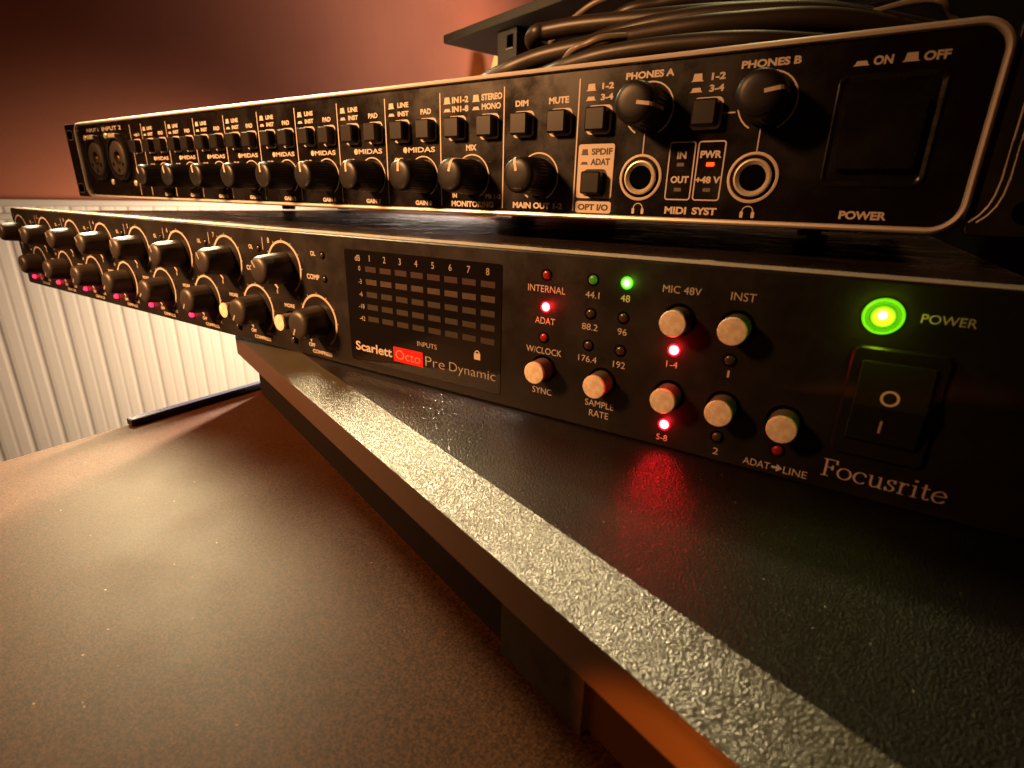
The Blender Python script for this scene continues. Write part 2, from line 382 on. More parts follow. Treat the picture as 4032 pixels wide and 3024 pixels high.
# knob of the upper row
prof = [(5.6, 0.3), (5.45, 2), (5.05, 6.5), (4.85, 8.6), (4.6, 9.5), (4.1, 10.2), (3.2, 10.55), (1.5, 10.7)]
def soft_mod(r, d, i): return 1 + (0.012 * math.cos(i * 2 * math.pi * 18 / 54) if 1 < d < 9 else 0)
kn_u = kn_l = None
for k, cx in enumerate(K1):
    if kn_u is None:
        mb = MB(); mb.lathe(prof, 54, cx, YP, UZ, soft_mod)
        kn_u = mb.build("gain_knob", M_soft, pre, (cx, YP, UZ), smooth=True)
        mb = MB(); mb.ray(cx, UZ, 1.2, 3.9, -28, 0.7, YP - 10.75); mb.build("pointer_mark", M_inkdim, kn_u, (cx, YP, UZ))
        lx = cx + LDX
        pl = [(5.7, 0.3), (5.6, 2), (5.35, 6), (5.2, 7.6), (4.85, 8.5), (4.2, 9.1), (3.2, 9.35), (1.5, 9.4)]
        mb = MB(); mb.lathe(pl, 54, lx, YP, LZ, soft_mod)
        kn_l = mb.build("compress_knob", M_soft, pre, (lx, YP, LZ), smooth=True)
        mb = MB(); mb.ray(lx, LZ, 1.4, 3.9, -140, 0.7, YP - 9.45); mb.build("pointer_mark", M_inkdim, kn_l, (lx, YP, LZ))
    else:
        for o_ in (copy_part(kn_u, pre, (cx, YP, UZ)), copy_part(kn_l, pre, (cx + LDX, YP, LZ))):
            o_.rotation_euler = (0, math.radians(random.uniform(-14, 14)), 0)
    for (qx, qz) in ((cx, UZ), (cx + LDX, LZ)):
        for t in range(10):
            a0 = -147 + 29.4 * t
            ink.arc(qx, qz, 8.7, 9.5, a0 + 0.8, a0 + 28.6, Y1, 6)
            ink.ray(qx, qz, 8.7, 10.2, a0, 0.22, Y2)
        ink.ray(qx, qz, 8.7, 10.2, 147, 0.22, Y2)
    ink.rect(cx - 11.4, cx - 11.1, 36.5, 40.9, Y1)
    textc(ink, str(k + 1), cx - 7.6, 40.1, 1.9, Y1)
    textc(ink, "OL", cx + 16.5, 37.2, 1.6, Y1, 0.03)
    text(ink, "COMP", cx + 12.2, cx + 18.8, 28.4, 30.2, Y1, 0.03)
    text(ink, "MORE", cx - 2.2, cx + 3.6, 16.8, 18.2, Y1, 0.03)
    textc(ink, "0", cx - 5.6, 21.9, 1.3, Y1, 0.03); textc(ink, "60", cx + 6.4, 21.2, 1.3, Y1, 0.03)
    text(ink, "OFF", cx + 9.6, cx + 13.1, 3.9, 5.3, Y1, 0.03)
    text(ink, "MAX", cx + 19.8, cx + 24.7, 4.0, 5.4, Y1, 0.03)
    text(ink, "COMPRESS", cx + 11.5, cx + 21.9, 1.7, 3.1, Y1, 0.03)

ink.build("channel_legend", M_ink, pp); ink = MB()
GLOW = {M_ledr: (0.003, (1, 0.01, 0.02)), M_ledg: (0.0010, (0.3, 1, 0.03)), M_ledr2: (0.00012, (1, 0.01, 0.10))}
M_ledrim = {M_ledr: mat('led_halo_red', (0.2, 0, 0), 0.3, emit=(1, 0, 0.015), es=0.9), M_ledg: mat('led_halo_green', (0.02, 0.2, 0), 0.3, emit=(0.12, 1, 0.01), es=0.8), M_ledr2: M_hole}  # rim glow stands in for the halo round a lit LED
# LEDs ---------------------------------------------------------------
def led(cx, cz, r, material, parent=pre, y=YP, name="led", h=0.55):
    mb = MB(); mb.lathe([(r * 1.35, 0.02), (r * 1.35, 0.14), (r * 1.05, 0.16)], 20, cx, y, cz, cap=False)
    rim = mb.build(name, M_hole, parent, (cx, y, cz), smooth=True)
    mb = MB(); mb.lathe([(r, 0.05), (r * 0.98, 0.2), (r * 0.8, h * 0.8), (r * 0.4, h)], 20, cx, y, cz)
    mb.build("lens", material, rim, (cx, y, cz), smooth=True)
    if material in GLOW:
        e, cl = GLOW[material]
        rim.data.materials[0] = M_ledrim[material]
        g = lamp("led_glow", 'POINT', (cx, y - 2.2, cz), (0, 0, 0), e, cl, 0.8)
        g.parent = rim; g.location = (0, -2.2 * S, 0)
    return rim
for k, cx in enumerate(K1):
    led(cx + 21.3, 36.9, 0.95, M_ledoff); led(cx + 21.5, 29.1, 0.95, M_ledoff)
    led(cx + 1.9, 5.0, 1.15, M_ledr2 if k < 6 else M_ledoff, h=1.5)
# silver push buttons --------------------------------------------------
btn0 = None
def push(cx, cz, h=5.2):
    global btn0
    if btn0 is None:
        mb = MB(); mb.lathe([(3.7, 0.02), (3.7, 0.12), (3.05, 0.14)], 36, cx, YP, cz, cap=False)
        btn0 = mb.build("push_button", M_hole, pre, (cx, YP, cz))
        mb = MB(); mb.lathe([(2.9, 0.05), (2.9, 4.5)], 36, cx, YP, cz); mb.build("stem", M_stem, btn0, (cx, YP, cz), smooth=True)
        mb = MB(); mb.lathe([(2.92, 4.52), (2.92, 5.0), (2.78, 5.25), (2.5, 5.3)], 36, cx, YP, cz); mb.build("cap", M_cap, btn0, (cx, YP, cz), smooth=True)
        return btn0
    return copy_part(btn0, pre, (cx, YP, cz))
for cx, cz in ((-64.6, 13.8), (-47.8, 13.5), (-30.8, 31.6), (-30.9, 13.7), (-18.6, 31.7), (-18.7, 13.6), (-6.2, 13.1), (K1[7] + 0.9, 12.0), (K1[6] + 0.9, 12.0)):
    push(cx, cz)
for k in range(6):                            # engaged ones sit flush behind the knobs
    c = push(K1[k] + 0.9, 12.0); c.location.y += 3.6 * S
# clock and rate section -------------------------------------------------
for cx, cz, mt in ((-64.9, 38.4, M_ledoffr), (-64.7, 30.3, M_ledr), (-64.9, 22.2, M_ledoffr), (-52.2, 38.4, M_ledoffg), (-43.7, 38.5, M_ledg),
                   (-52.2, 30.2, M_ledoff), (-43.8, 30.3, M_ledoff), (-52.2, 22.2, M_ledoff), (-43.8, 22.2, M_ledoff),
                   (-31.05, 24.6, M_ledr), (-31.1, 6.2, M_ledr), (-18.9, 24.4, M_ledoff), (-18.9, 6.2, M_ledoff), (-6.4, 6.4, M_ledoffr)):
    L_ = led(cx, cz, 1.12, mt)
    if mt is M_ledg:
        mb = MB(); mb.lathe([(0.62, 0.4), (0.55, 0.62), (0.3, 0.7)], 16, cx, YP, cz); mb.build("lens_core", M_ledgc, L_, (cx, YP, cz), smooth=True)
F = -0.004
for t, x0, x1, z0, z1 in (("INTERNAL", -70.2, -59.4, 34.0, 35.7), ("ADAT", -67.7, -61.9, 25.8, 27.5), ("W/CLOCK", -70.1, -59.5, 17.8, 19.5),
                          ("SYNC", -67.7, -61.8, 6.6, 8.3), ("44.1", -53.9, -50.3, 34.0, 35.6), ("48", -44.9, -42.6, 34.1, 35.7),
                          ("88.2", -54.3, -50.1, 26.1, 27.7), ("96", -44.9, -42.6, 26.1, 27.7), ("176.4", -54.7, -49.7, 17.9, 19.5), ("192", -45.3, -42.2, 17.9, 19.5),
                          ("SAMPLE", -51.9, -44.1, 6.5, 8.2), ("RATE", -50.6, -45.3, 3.8, 5.5), ("MIC 48V", -35.2, -26.8, 37.4, 39.0), ("INST", -20.7, -15.8, 37.3, 39.0),
                          ("1-4", -32.4, -29.8, 20.4, 21.9), ("5-8", -32.6, -30.0, 2.0, 3.5), ("1", -18.95, -18.55, 20.5, 22.1), ("2", -19.35, -18.15, 1.9, 3.5),
                          ("ADAT", -12.7, -7.2, 1.5, 3.1), ("LINE", -4.5, 0.0, 1.5, 3.1), ("POWER", 11.8, 19.6, 37.0, 38.6)):
    if t == "POWER":
        lg = MB(); text(lg, t, x0, x1, z0, z1, Y1, F); lg.build("power_legend", M_ink, pp); continue
    text(ink, t, x0, x1, z0, z1, Y1, F)
ink.rect(-6.9, -5.4, 2.15, 2.65, Y1); ink.poly([(-5.9, 1.5), (-4.75, 2.4), (-5.9, 3.3), (-5.9, 2.75), (-5.55, 2.4), (-5.9, 2.05)], Y2)
ink.build("printed_legend", M_ink, pp)
# old style serif maker's name -------------------------------------------
def pen(mb, pts, y, thick, thin, sc, ox, oz, sub=6):
    P = []
    if len(pts) > 2:                          # Catmull-Rom
        for i in range(len(pts) - 1):
            p0, p1, p2, p3 = pts[max(i - 1, 0)], pts[i], pts[i + 1], pts[min(i + 2, len(pts) - 1)]
            for s_ in range(sub):
                t = s_ / sub
                P.append(tuple(0.5 * (2 * p1[c] + (p2[c] - p0[c]) * t + (2 * p0[c] - 5 * p1[c] + 4 * p2[c] - p3[c]) * t * t + (3 * p1[c] - p0[c] - 3 * p2[c] + p3[c]) * t ** 3) for c in (0, 1)))
        P.append(pts[-1])
    else: P = list(pts)
    a, b = [], []
    for i, q in enumerate(P):
        u = P[max(i - 1, 0)]; v = P[min(i + 1, len(P) - 1)]
        tx, tz = v[0] - u[0], v[1] - u[1]; l = math.hypot(tx, tz) or 1; tx /= l; tz /= l
        h = (thin + (thick - thin) * abs(tz) ** 1.3) / 2
        a.append((ox + sc * (q[0] - tz * h), oz + sc * (q[1] + tx * h))); b.append((ox + sc * (q[0] + tz * h), oz + sc * (q[1] - tx * h)))
    mb.strip(a, b, y)
def el(cx, cz, rx, rz, a0, a1, n=14): return [(cx + rx * math.cos(math.radians(a0 + (a1 - a0) * i / n)), cz + rz * math.sin(math.radians(a0 + (a1 - a0) * i / n))) for i in range(n + 1)]
G = {
 'F': (1.08, [[(.28, 0), (.28, 1.5)], [(.02, .03), (.56, .03)], [(.05, 1.47), (1.0, 1.47)], [(.98, 1.5), (1.02, 1.15)], [(.3, .8), (.74, .8)], [(.74, 1.0), (.74, .6)]]),
 'o': (1.12, [el(.52, .5, .44, .46, 90, 450, 24)]),
 'c': (.96, [el(.50, .5, .42, .46, 40, 318, 18), [(.80, .78), (.84, .70)]]),
 'u': (1.14, [[(.24, .98), (.24, .35), (.34, .10), (.52, .06), (.70, .14), (.84, .32)], [(.84, .98), (.84, .02)], [(.06, .95), (.28, .95)], [(.66, .95), (.88, .95)], [(.84, .04), (1.04, .06)]]),
 's': (.78, [[(.62, .80), (.50, .92), (.34, .93), (.20, .80), (.24, .62), (.42, .50), (.58, .36), (.58, .16), (.40, .05), (.22, .07), (.10, .22)], [(.62, .98), (.63, .70)], [(.10, .02), (.09, .32)]]),
 'r': (.82, [[(.26, 0), (.26, .98)], [(.06, .03), (.50, .03)], [(.06, .94), (.28, .94)], [(.28, .66), (.40, .88), (.56, .94), (.70, .86)]]),
 'i': (.58, [[(.28, 0), (.28, .98)], [(.06, .03), (.50, .03)], [(.06, .94), (.30, .94)], el(.27, 1.34, .05, .05, 0, 360, 10)]),
 't': (.70, [[(.30, 1.25), (.29, .35), (.34, .10), (.48, .05), (.64, .14)], [(.06, .94), (.62, .94)]]),
 'e': (.98, [[(.14, .56), (.84, .60), (.80, .80), (.64, .95), (.44, .94), (.20, .76), (.12, .48), (.20, .20), (.42, .05), (.66, .09), (.86, .26)]]),
}
mb = MB(); x = 0; adv = sum(G[c][0] for c in "Focusrite"); sc = 20.9 / adv
for c in "Focusrite":
    for i, st in enumerate(G[c][1]): pen(mb, st, Y1 - 0.004 * i, 0.155, 0.06, sc * 1.0, 2.3 + x * sc, 3.4)
    x += G[c][0]
mb.build("maker_name", M_ink, pp)

# meter window ----------------------------------------------------------
mb = MB(); rbox(mb, -139.3, -78.2, 3.2, 39.9, 0.8, YP, 0.0, 0.18, 0.1); win = mb.build("meter_window", M_window, pre)
YW = YP - 0.18
for row, (z, mt) in enumerate(((34.2, M_segr), (30.2, M_sega), (26.2, M_segg), (22.2, M_segg), (18.3, M_segg))):
    mb = MB()
    for k in range(8):
        cx = -127.7 + 6.42 * k; mb.rect(cx - 2.35, cx + 2.35, z - 0.85, z + 0.85, YW - 0.03)
    mb.build("meter_segment_row", mt, win)
mb = MB()
for k in range(8): textc(mb, str(k + 1), -127.9 + 6.43 * k, 37.6, 1.9, YW - 0.03, 0)
text(mb, "dB", -134.4, -132.1, 36.5, 38.3, YW - 0.03, 0.0)
for t, z in (("0", 34.2), ("-3", 30.1), ("-6", 26.1), ("-18", 22.1), ("-42", 18.1)): textc(mb, t, -132.7, z, 1.5, YW - 0.03, 0)
text(mb, "INPUTS", -109.1, -101.3, 12.7, 14.2, YW - 0.03, 0)
mb.build("meter_scale", M_inkdim, win)
mb = MB(); text(mb, "Scarlett", -136.8, -120.1, 6.9, 10.0, YW - 0.03, 0.022); 
mb.rect(-87.4, -85.2, 12.3, 14.2, YW - 0.03); mb.arc(-86.3, 14.2, 0.55, 0.9, -90, 90, YW - 0.03, 10)
mb.build("model_lettering", M_ink, win)
mb = MB(); text(mb, "Pre", -106.0, -98.4, 6.9, 9.9, YW - 0.03, -0.012); text(mb, "Dynamic", -96.6, -79.9, 6.1, 9.8, YW - 0.03, -0.012); mb.build("model_lettering", M_inkdim, win)
mb = MB(); mb.rect(-119.4, -107.1, 6.0, 10.8, YW - 0.02); mb.build("red_badge", M_red, win)
mb = MB(); text(mb, "Octo", -118.5, -108.1, 6.9, 9.9, YW - 0.05, -0.012); mb.build("badge_lettering", mat("badge_ink", (0.60, 0.22, 0.14), 0.5), win)

# power light and rocker ------------------------------------------------
mb = MB(); mb.lathe([(3.35, 0.02), (3.35, 0.35), (3.1, 0.6), (2.9, 0.62)], 48, 6.1, YP, 37.4, cap=False); pl_ = mb.build("power_light", M_grim, pre, (6.1, YP, 37.4), smooth=True)
mb = MB(); mb.lathe([(2.92, 0.5), (2.4, 0.42), (1.95, 0.5)], 40, 6.1, YP, 37.4, cap=False); mb.build("lens_ring", M_glens, pl_, (6.1, YP, 37.4), smooth=True)
mb = MB(); mb.lathe([(1.97, 0.48), (1.9, 0.75), (1.75, 0.8)], 40, 6.1, YP, 37.4, cap=False); mb.build("lens_rim", M_grim, pl_, (6.1, YP, 37.4), smooth=True)
mb = MB(); mb.lathe([(1.76, 0.7), (1.5, 1.2), (1.0, 1.5), (0.4, 1.6)], 32, 6.1, YP, 37.4); mb.build("lens_dome", M_gdome, pl_, (6.1, YP, 37.4), smooth=True)
mb = MB(); mb.lathe([(0.72, 1.45), (0.6, 1.75), (0.3, 1.85)], 16, 5.95, YP, 37.75); mb.build("lens_core", M_gcore, pl_, (6.1, YP, 37.4), smooth=True)
g = lamp("led_glow", 'POINT', (6.1, -3.2, 37.4), (0, 0, 0), 0.004, (0.6, 1, 0.02), 1.2); g.parent = pl_; g.location = (0, -3.2 * S, 0)
mb = MB(); rbox(mb, 2.7, 18.2, 9.4, 31.7, 1.6, YP, 0.0, 0.9, 0.4); ps = mb.build("power_switch", M_btn, pre, smooth=True)
mb = MB()
rx0, rx1 = 4.6, 16.2
sec = [(13.2, 0.95), (13.2, 1.6), (21.0, 3.4), (29.2, 1.5), (29.2, 0.95)]
ns = len(sec)
mb.add([(rx0, YP - d, z) for z, d in sec] + [(rx1, YP - d, z) for z, d in sec], [(i, (i + 1) % ns, ns + (i + 1) % ns, ns + i) for i in range(ns)] + [tuple(range(ns)), tuple(range(ns, 2 * ns))])
rk = mb.build("rocker", mat("rocker_gloss", (0.012, 0.012, 0.010), 0.2), ps, bevel=0.25)
mb = MB()
def on_rocker(z): return YP - (1.6 + (z - 13.2) * 1.8 / 7.8 if z < 21 else 3.4 - (z - 21) * 1.9 / 8.2) - 0.06
for i in range(24):
    a0, a1 = math.radians(15 * i), math.radians(15 * (i + 1))
    q = [(10.2 + r * math.cos(a) * 1.05, 22.9 + r * math.sin(a)) for a, r in ((a0, 1.05), (a1, 1.05), (a1, 1.45), (a0, 1.45))]
    mb.add([(x_, on_rocker(z_), z_) for x_, z_ in q], [(0, 1, 2, 3)])
mb.add([(x_, on_rocker(z_), z_) for x_, z_ in ((9.7, 15.6), (10.1, 15.6), (10.1, 18.3), (9.7, 18.3))], [(0, 1, 2, 3)])
mb.build("switch_mark", M_ink, rk)

# ================================================================== upper device: audio interface
TY, TZ = 43.58, 50.65
ui = thing("audio_interface", "upper black rack interface with silver rounded bezel and two headphone sockets", "rack unit", (-207, 130, TZ - 6))
BX0, BX1 = -433.7, 19.05
def zt(z): return TZ + z
# bezel ring
mb = MB(); loops = []
for inset, d in ((0.25, -6.0), (0.0, -5.0), (0.0, 0.3), (0.25, 1.0), (0.8, 1.35), (1.35, 1.2), (1.6, 0.7), (1.65, -0.6)):
    loops.append([(x_, TY - d, z_) for x_, z_ in rrect(BX0 + inset, BX1 - inset, zt(0) + inset, zt(44) - inset, 7.0 - inset, 10)])
n = len(loops[0]); vs = [q for l in loops for q in l]; fs = []
for j in range(len(loops) - 1):
    for i in range(n): fs.append((j * n + i, j * n + (i + 1) % n, (j + 1) * n + (i + 1) % n, (j + 1) * n + i))
mb.add(vs, fs); mb.build("bezel", M_bezel, ui, smooth=True)
mb = MB(); P_ = rrect(BX0 + 1.7, BX1 - 1.7, zt(1.7), zt(42.3), 5.3, 10); mb.poly(P_, TY)
up = mb.build("front_panel", M_gloss, ui)
mb = MB(); mb.box(BX0 + 3, BX1 - 3, TY + 6.2, TY + 190, zt(0.3), zt(43.2)); mb.build("chassis", M_case, ui, bevel=1.2)
mb = MB()
for x_ in (BX0 + 40, BX1 - 40):
    for y_ in (TY + 120, TY + 175):
        vs = []
        for zz in (zt(-6.5), zt(0.25)):
            for k in range(18): a = 2 * math.pi * k / 18; vs.append((x_ + 5 * math.cos(a), y_ + 5 * math.sin(a), zz))
        mb = MB(); mb.add(vs, [(k, (k + 1) % 18, 18 + (k + 1) % 18, 18 + k) for k in range(18)] + [tuple(range(18)), tuple(range(18, 36))])
        mb.build("rubber_foot", M_btn, ui)
# rack ears
for s_, e0, e1 in ((-1, -451.4, BX0 - 0.1), (1, BX1 + 0.1, 36.6)):
    mb = MB()
    A = rrect(e0, e1, zt(0.2), zt(43.8), 1.5, 3); n = len(A)
    mb.add([(x_, TY + 3.0, z_) for x_, z_ in A] + [(x_, TY + 0.8, z_) for x_, z_ in A], [(i, (i + 1) % n, n + (i + 1) % n, n + i) for i in range(n)] + [tuple(range(n)), tuple(range(n, 2 * n))])
    ear = mb.build("rack_ear", M_panel, ui, bevel=0.3)
    for zz in (5.5, 37.5):
        mb = MB(); xm = (e0 + e1) / 2 + 3.0 * s_
        mb.poly(rrect(xm - 4.2, xm + 4.2, zt(zz - 2.6), zt(zz + 2.6), 2.5), TY + 0.74); mb.build("slot", M_hole, ear)
        mb = MB(); rring(mb, xm - 4.7, xm + 4.7, zt(zz - 3.0), zt(zz + 3.0), 2.9, 0.45, TY + 0.70); mb.build("slot_rim", M_metal if s_ < 0 else M_panel, ear)
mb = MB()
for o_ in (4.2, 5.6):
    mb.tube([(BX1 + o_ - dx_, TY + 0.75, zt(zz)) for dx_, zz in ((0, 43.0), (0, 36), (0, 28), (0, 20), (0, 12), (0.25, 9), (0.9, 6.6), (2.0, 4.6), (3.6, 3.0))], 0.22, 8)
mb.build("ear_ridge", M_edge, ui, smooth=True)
YU = TY; U1, U2, U3 = TY - 0.05, TY - 0.09, TY - 0.13
ink = MB(); dark = MB(); fill = MB()
BO = 0.042
def T(t, x0, x1, z0, z1, bold=BO): text(ink, t, x0, x1, zt(z0), zt(z1), U1, bold)
# buttons ---------------------------------------------------------------
sq0 = None
def sqbtn(cx, cz, wd=7.6, ht=7.9, name="push_button"):
    global sq0
    rring(ink, cx - wd / 2 - 0.2, cx + wd / 2 + 0.2, zt(cz - ht / 2), zt(cz + ht / 2), 1.6, 0.78, U1)
    if sq0 is None:
        mb = MB(); rbox(mb, cx - 3.25, cx + 3.25, zt(cz - 3.25), zt(cz + 3.25), 0.7, YU, 0.0, 3.6, 0.5)
        sq0 = mb.build(name, M_btn, ui, (cx, YU, zt(cz)), smooth=True); return sq0
    return copy_part(sq0, ui, (cx, YU, zt(cz)))
# knobs -------------------------------------------------------------------
kn0 = None
def knurl(r, d, i): return 1 + (0.028 * (1 if i % 3 == 0 else -0.5) if 1.4 < d < 10.6 else 0)
def knob(cx, cz, ang, scale=1.0):
    global kn0
    if kn0 is None:
        mb = MB(); mb.lathe([(5.85, 0.2), (5.85, 1.3), (5.7, 1.5), (5.6, 4), (5.52, 7), (5.46, 10.5), (5.42, 11.8), (5.2, 12.6), (4.6, 13.15), (3.4, 13.4), (1.8, 13.5)], 96, cx, YU, zt(cz), knurl)
        kn0 = mb.build("knob", M_knob, ui, (cx, YU, zt(cz)), smooth=True)
        mb = MB()
        pr = [(1.2, 13.6), (3.4, 13.5), (4.64, 13.25), (5.26, 12.68), (5.5, 11.85), (5.58, 10.5), (5.66, 7.5), (5.74, 4.5)]
        vs = []
        for r, d in pr: vs += [(cx - 0.46, YU - d, zt(cz) + r), (cx + 0.46, YU - d, zt(cz) + r)]
        mb.add(vs, [(2 * i, 2 * i + 1, 2 * i + 3, 2 * i + 2) for i in range(len(pr) - 1)])
        mb.build("pointer_line", M_ink, kn0, (cx, YU, zt(cz)))
        o = kn0
    else: o = copy_part(kn0, ui, (cx, YU, zt(cz)))
    o.rotation_euler = (0, math.radians(ang), 0)
    return o
# eight input channels -------------------------------------------------------
for x_ in (-362.8, -349.7): ink.rect(x_ - 0.22, x_ + 0.22, zt(2.5), zt(40), U1)
text(ink, "+48 V", -359.2, -352.6, zt(33.7), zt(35.3), U1, BO); sqbtn(-356.4, 28.5)
for k in range(8):
    L0 = -349.9 + 26.87 * k
    if k: ink.rect(L0 - 0.22, L0 + 0.22, zt(2.5), zt(40), U1)
    hat(ink, L0 + 1.6, L0 + 5.0, zt(36.3), zt(38.2), U1); hat(ink, L0 + 1.6, L0 + 5.0, zt(33.8), zt(34.75), U1)
    T("LINE", L0 + 6.5, L0 + 12.0, 36.5, 38.2); T("INST", L0 + 6.5, L0 + 12.0, 33.6, 35.3); T("PAD", L0 + 17.8, L0 + 22.8, 33.7, 35.5)
    sqbtn(L0 + 8.3, 28.5); sqbtn(L0 + 21.2, 28.5)
    ink.arc(L0 + 9.7, zt(22.0), 0.0, 1.05, 0, 360, U1, 16)
    text(ink, "MIDAS", L0 + 11.2, L0 + 24.3, zt(21.1), zt(22.9), U1, 0.02)
    T("CLIP", L0 + 4.0, L0 + 8.6, 18.0, 19.4)
    ink.arc(L0 + 18.4, zt(12.7), 6.8, 7.2, -140, 152, U1)
    T("GAIN %d" % (k + 1), L0 + 14.0, L0 + 22.4, 2.5, 4.2)
    knob(L0 + 18.4, 12.7, -28 + 4 * k)
for x_ in (-134.8, -107.6, -80.4): ink.rect(x_ - 0.22, x_ + 0.22, zt(2.5), zt(40), U1)
# monitoring section -----------------------------------------------------------
hat(ink, -133.3, -129.9, zt(36.3), zt(38.4), U1); hat(ink, -133.3, -129.9, zt(33.8), zt(34.8), U1)
T("IN1-2", -129.4, -122.3, 36.4, 38.4); T("IN1-8", -129.4, -122.3, 33.6, 35.5)
hat(ink, -120.8, -117.4, zt(36.3), zt(38.4), U1); hat(ink, -120.8, -117.4, zt(33.8), zt(34.8), U1)
T("STEREO", -116.8, -108.4, 36.5, 38.5); T("MONO", -116.7, -108.9, 33.7, 35.6)
sqbtn(-127.3, 28.5); sqbtn(-113.5, 28.5)
T("MIX", -123.3, -118.8, 21.2, 23.1)
ink.arc(-120.8, zt(12.6), 7.05, 7.5, -140, 152, U1); knob(-120.8, 12.6, 16)
T("MONITORING", -130.1, -111.4, 2.5, 4.5); T("IN", -129.6, -127.6, 5.5, 7.0); T("PB 1-2", -114.9, -108.2, 5.5, 7.0)
T("DIM", -103.2, -98.3, 33.8, 35.6); T("MUTE", -90.8, -83.8, 33.8, 35.7)
sqbtn(-100.0, 28.5); sqbtn(-86.4, 28.5)
ink.arc(-93.7, zt(12.6), 7.05, 7.5, -40, 152, U1); ink.arc(-93.7, zt(12.6), 7.05, 7.5, -150, -60, U1); knob(-93.7, 12.6, -12)
T("MAIN OUT 1-2", -103.3, -84.2, 2.7, 4.7)
# optical section -----------------------------------------------------------------
fill.poly(rrect(-79.5, -67.6, zt(6.4), zt(22.0), 0.8), U1); fill.poly(rrect(-79.5, -67.4, zt(2.0), zt(5.5), 0.8), U1)
hat(dark, -78.7, -75.9, zt(18.9), zt(20.6), U2); hat(dark, -78.7, -75.9, zt(16.2), zt(17.0), U2)
text(dark, "SPDIF", -75.1, -68.2, zt(18.9), zt(20.8), U2, BO); text(dark, "ADAT", -75.2, -68.8, zt(16.0), zt(17.9), U2, BO)
text(dark, "OPT I/O", -78.6, -68.3, zt(2.8), zt(4.7), U2, BO)
rring(dark, -77.6, -69.5, zt(7.3), zt(14.5), 1.3, 0.55, U2)
sqbtn(-73.55, 10.9)
# phones sections -------------------------------------------------------------------
for x0 in (-78.2, -47.2): hat(ink, x0, x0 + 3.4, zt(36.5), zt(38.4), U1); hat(ink, x0, x0 + 3.4, zt(33.9), zt(35.0), U1)
T("1-2", -73.1, -69.4, 36.7, 38.4); T("3-4", -73.3, -69.4, 33.8, 35.5); T("1-2", -41.9, -38.3, 36.6, 38.3); T("3-4", -42.1, -38.3, 33.8, 35.5)
T("PHONES A", -65.9, -52.0, 38.5, 40.3); T("PHONES B", -34.7, -20.9, 38.5, 40.3)
sqbtn(-73.4, 28.6, 7.8, 8.0); sqbtn(-42.0, 28.6, 7.8, 8.0)
for cx, ang in ((-58.2, 98), (-27.2, 80)):
    ink.arc(cx, zt(30.6), 6.75, 7.15, -150, 152, U1); knob(cx, 30.6, ang)
    ink.rect(cx - 0.75, cx - 0.45, zt(18.9), zt(24.4), U1)
ink.rect(-37.8, -34.6, zt(28.35), zt(28.7), U1)
for cx in (-58.75, -27.8):
    cz = 12.45
    mb = MB(); mb.lathe([(6.4, 0.05), (6.4, 0.35), (6.2, 0.45), (5.75, 0.45), (5.6, 0.3), (5.55, 0.05)], 64, cx, YU, zt(cz), cap=False)
    jk = mb.build("headphone_jack", M_ink, ui, (cx, YU, zt(cz)), smooth=True)
    mb = MB(); mb.lathe([(4.75, 0.05), (4.75, 0.9), (4.55, 1.15), (4.2, 1.2), (3.35, 0.4), (3.3, -3)], 64, cx, YU, zt(cz), cap=False); mb.build("metal_collar", M_metal, jk, (cx, YU, zt(cz)), smooth=True)
    mb = MB(); mb.arc(cx, zt(cz), 0, 3.32, 0, 360, YU - 0.12, 32); mb.build("hole", M_hole, jk, (cx, YU, zt(cz)))
    hx, hz = cx + 0.05, zt(3.9)
    ink.arc(hx, hz, 1.25, 1.5, -90, 90, U1, 14)
    for sg in (-1, 1): ink.poly(rrect(hx + sg * 1.45 - 0.42, hx + sg * 1.45 + 0.42, zt(2.25), zt(3.9), 0.3, 3), U2)
rring(ink, -51.0, -43.6, zt(6.4), zt(21.9), 0.9, 0.36, U1); rring(ink, -43.05, -35.6, zt(6.4), zt(21.9), 0.9, 0.36, U1)
T("IN", -48.6, -46.0, 17.4, 19.3); T("OUT", -49.7, -44.6, 11.0, 12.9); T("PWR", -42.2, -36.5, 17.5, 19.4); T("+48 V", -42.7, -36.0, 11.0, 12.8)
T("MIDI", -50.5, -44.2, 2.6, 4.6); T("SYST", -42.6, -35.8, 2.6, 4.6)
for cx, cz, mt in ((-47.4, 15.9, M_inkdim), (-47.4, 9.25, M_inkdim), (-39.2, 15.9, M_ledo), (-39.3, 9.25, M_inkdim)):
    mb = MB(); rbox(mb, cx - 1.05, cx + 1.05, zt(cz - 0.5), zt(cz + 0.5), 0.2, YU, 0.02, 0.25 if mt is M_ledo else 0.12, 0.05)
    mb.build("indicator_led", mt if mt is M_ledo else mat("led_off_grey", (0.10, 0.08, 0.06), 0.4), ui, (cx, YU, zt(cz)))
# power ---------------------------------------------------------------------------------
hat(ink, -9.8, -6.4, zt(36.8), zt(37.8), U1); hat(ink, -0.3, 3.1, zt(36.8), zt(38.6), U1)
T("ON", -5.8, -2.0, 36.7, 38.6); T("OFF", 3.6, 8.4, 36.7, 38.6); T("POWER", -6.1, 3.9, 2.8, 4.8)
mb = MB(); n_ = 7
lo = [(0.0, 0.35), (0.35, 0.45), (1.0, 0.1), (1.6, -0.15)]
loops = [[(x_, YU - d, z_) for x_, z_ in rrect(-11.9 + i_, 9.4 - i_, zt(10.4) + i_, zt(34.9) - i_, 2.0 - 0.5 * i_)] for i_, d in [(a, b) for a, b in lo]]
n = len(loops[0]); fs = []
for j in range(len(loops) - 1):
    for i in range(n): fs.append((j * n + i, j * n + (i + 1) % n, (j + 1) * n + (i + 1) % n, (j + 1) * n + i))
mb.add([q for l in loops for q in l], fs); pb = mb.build("power_button", M_gloss, ui, (-1.2, YU, zt(22)), smooth=True)
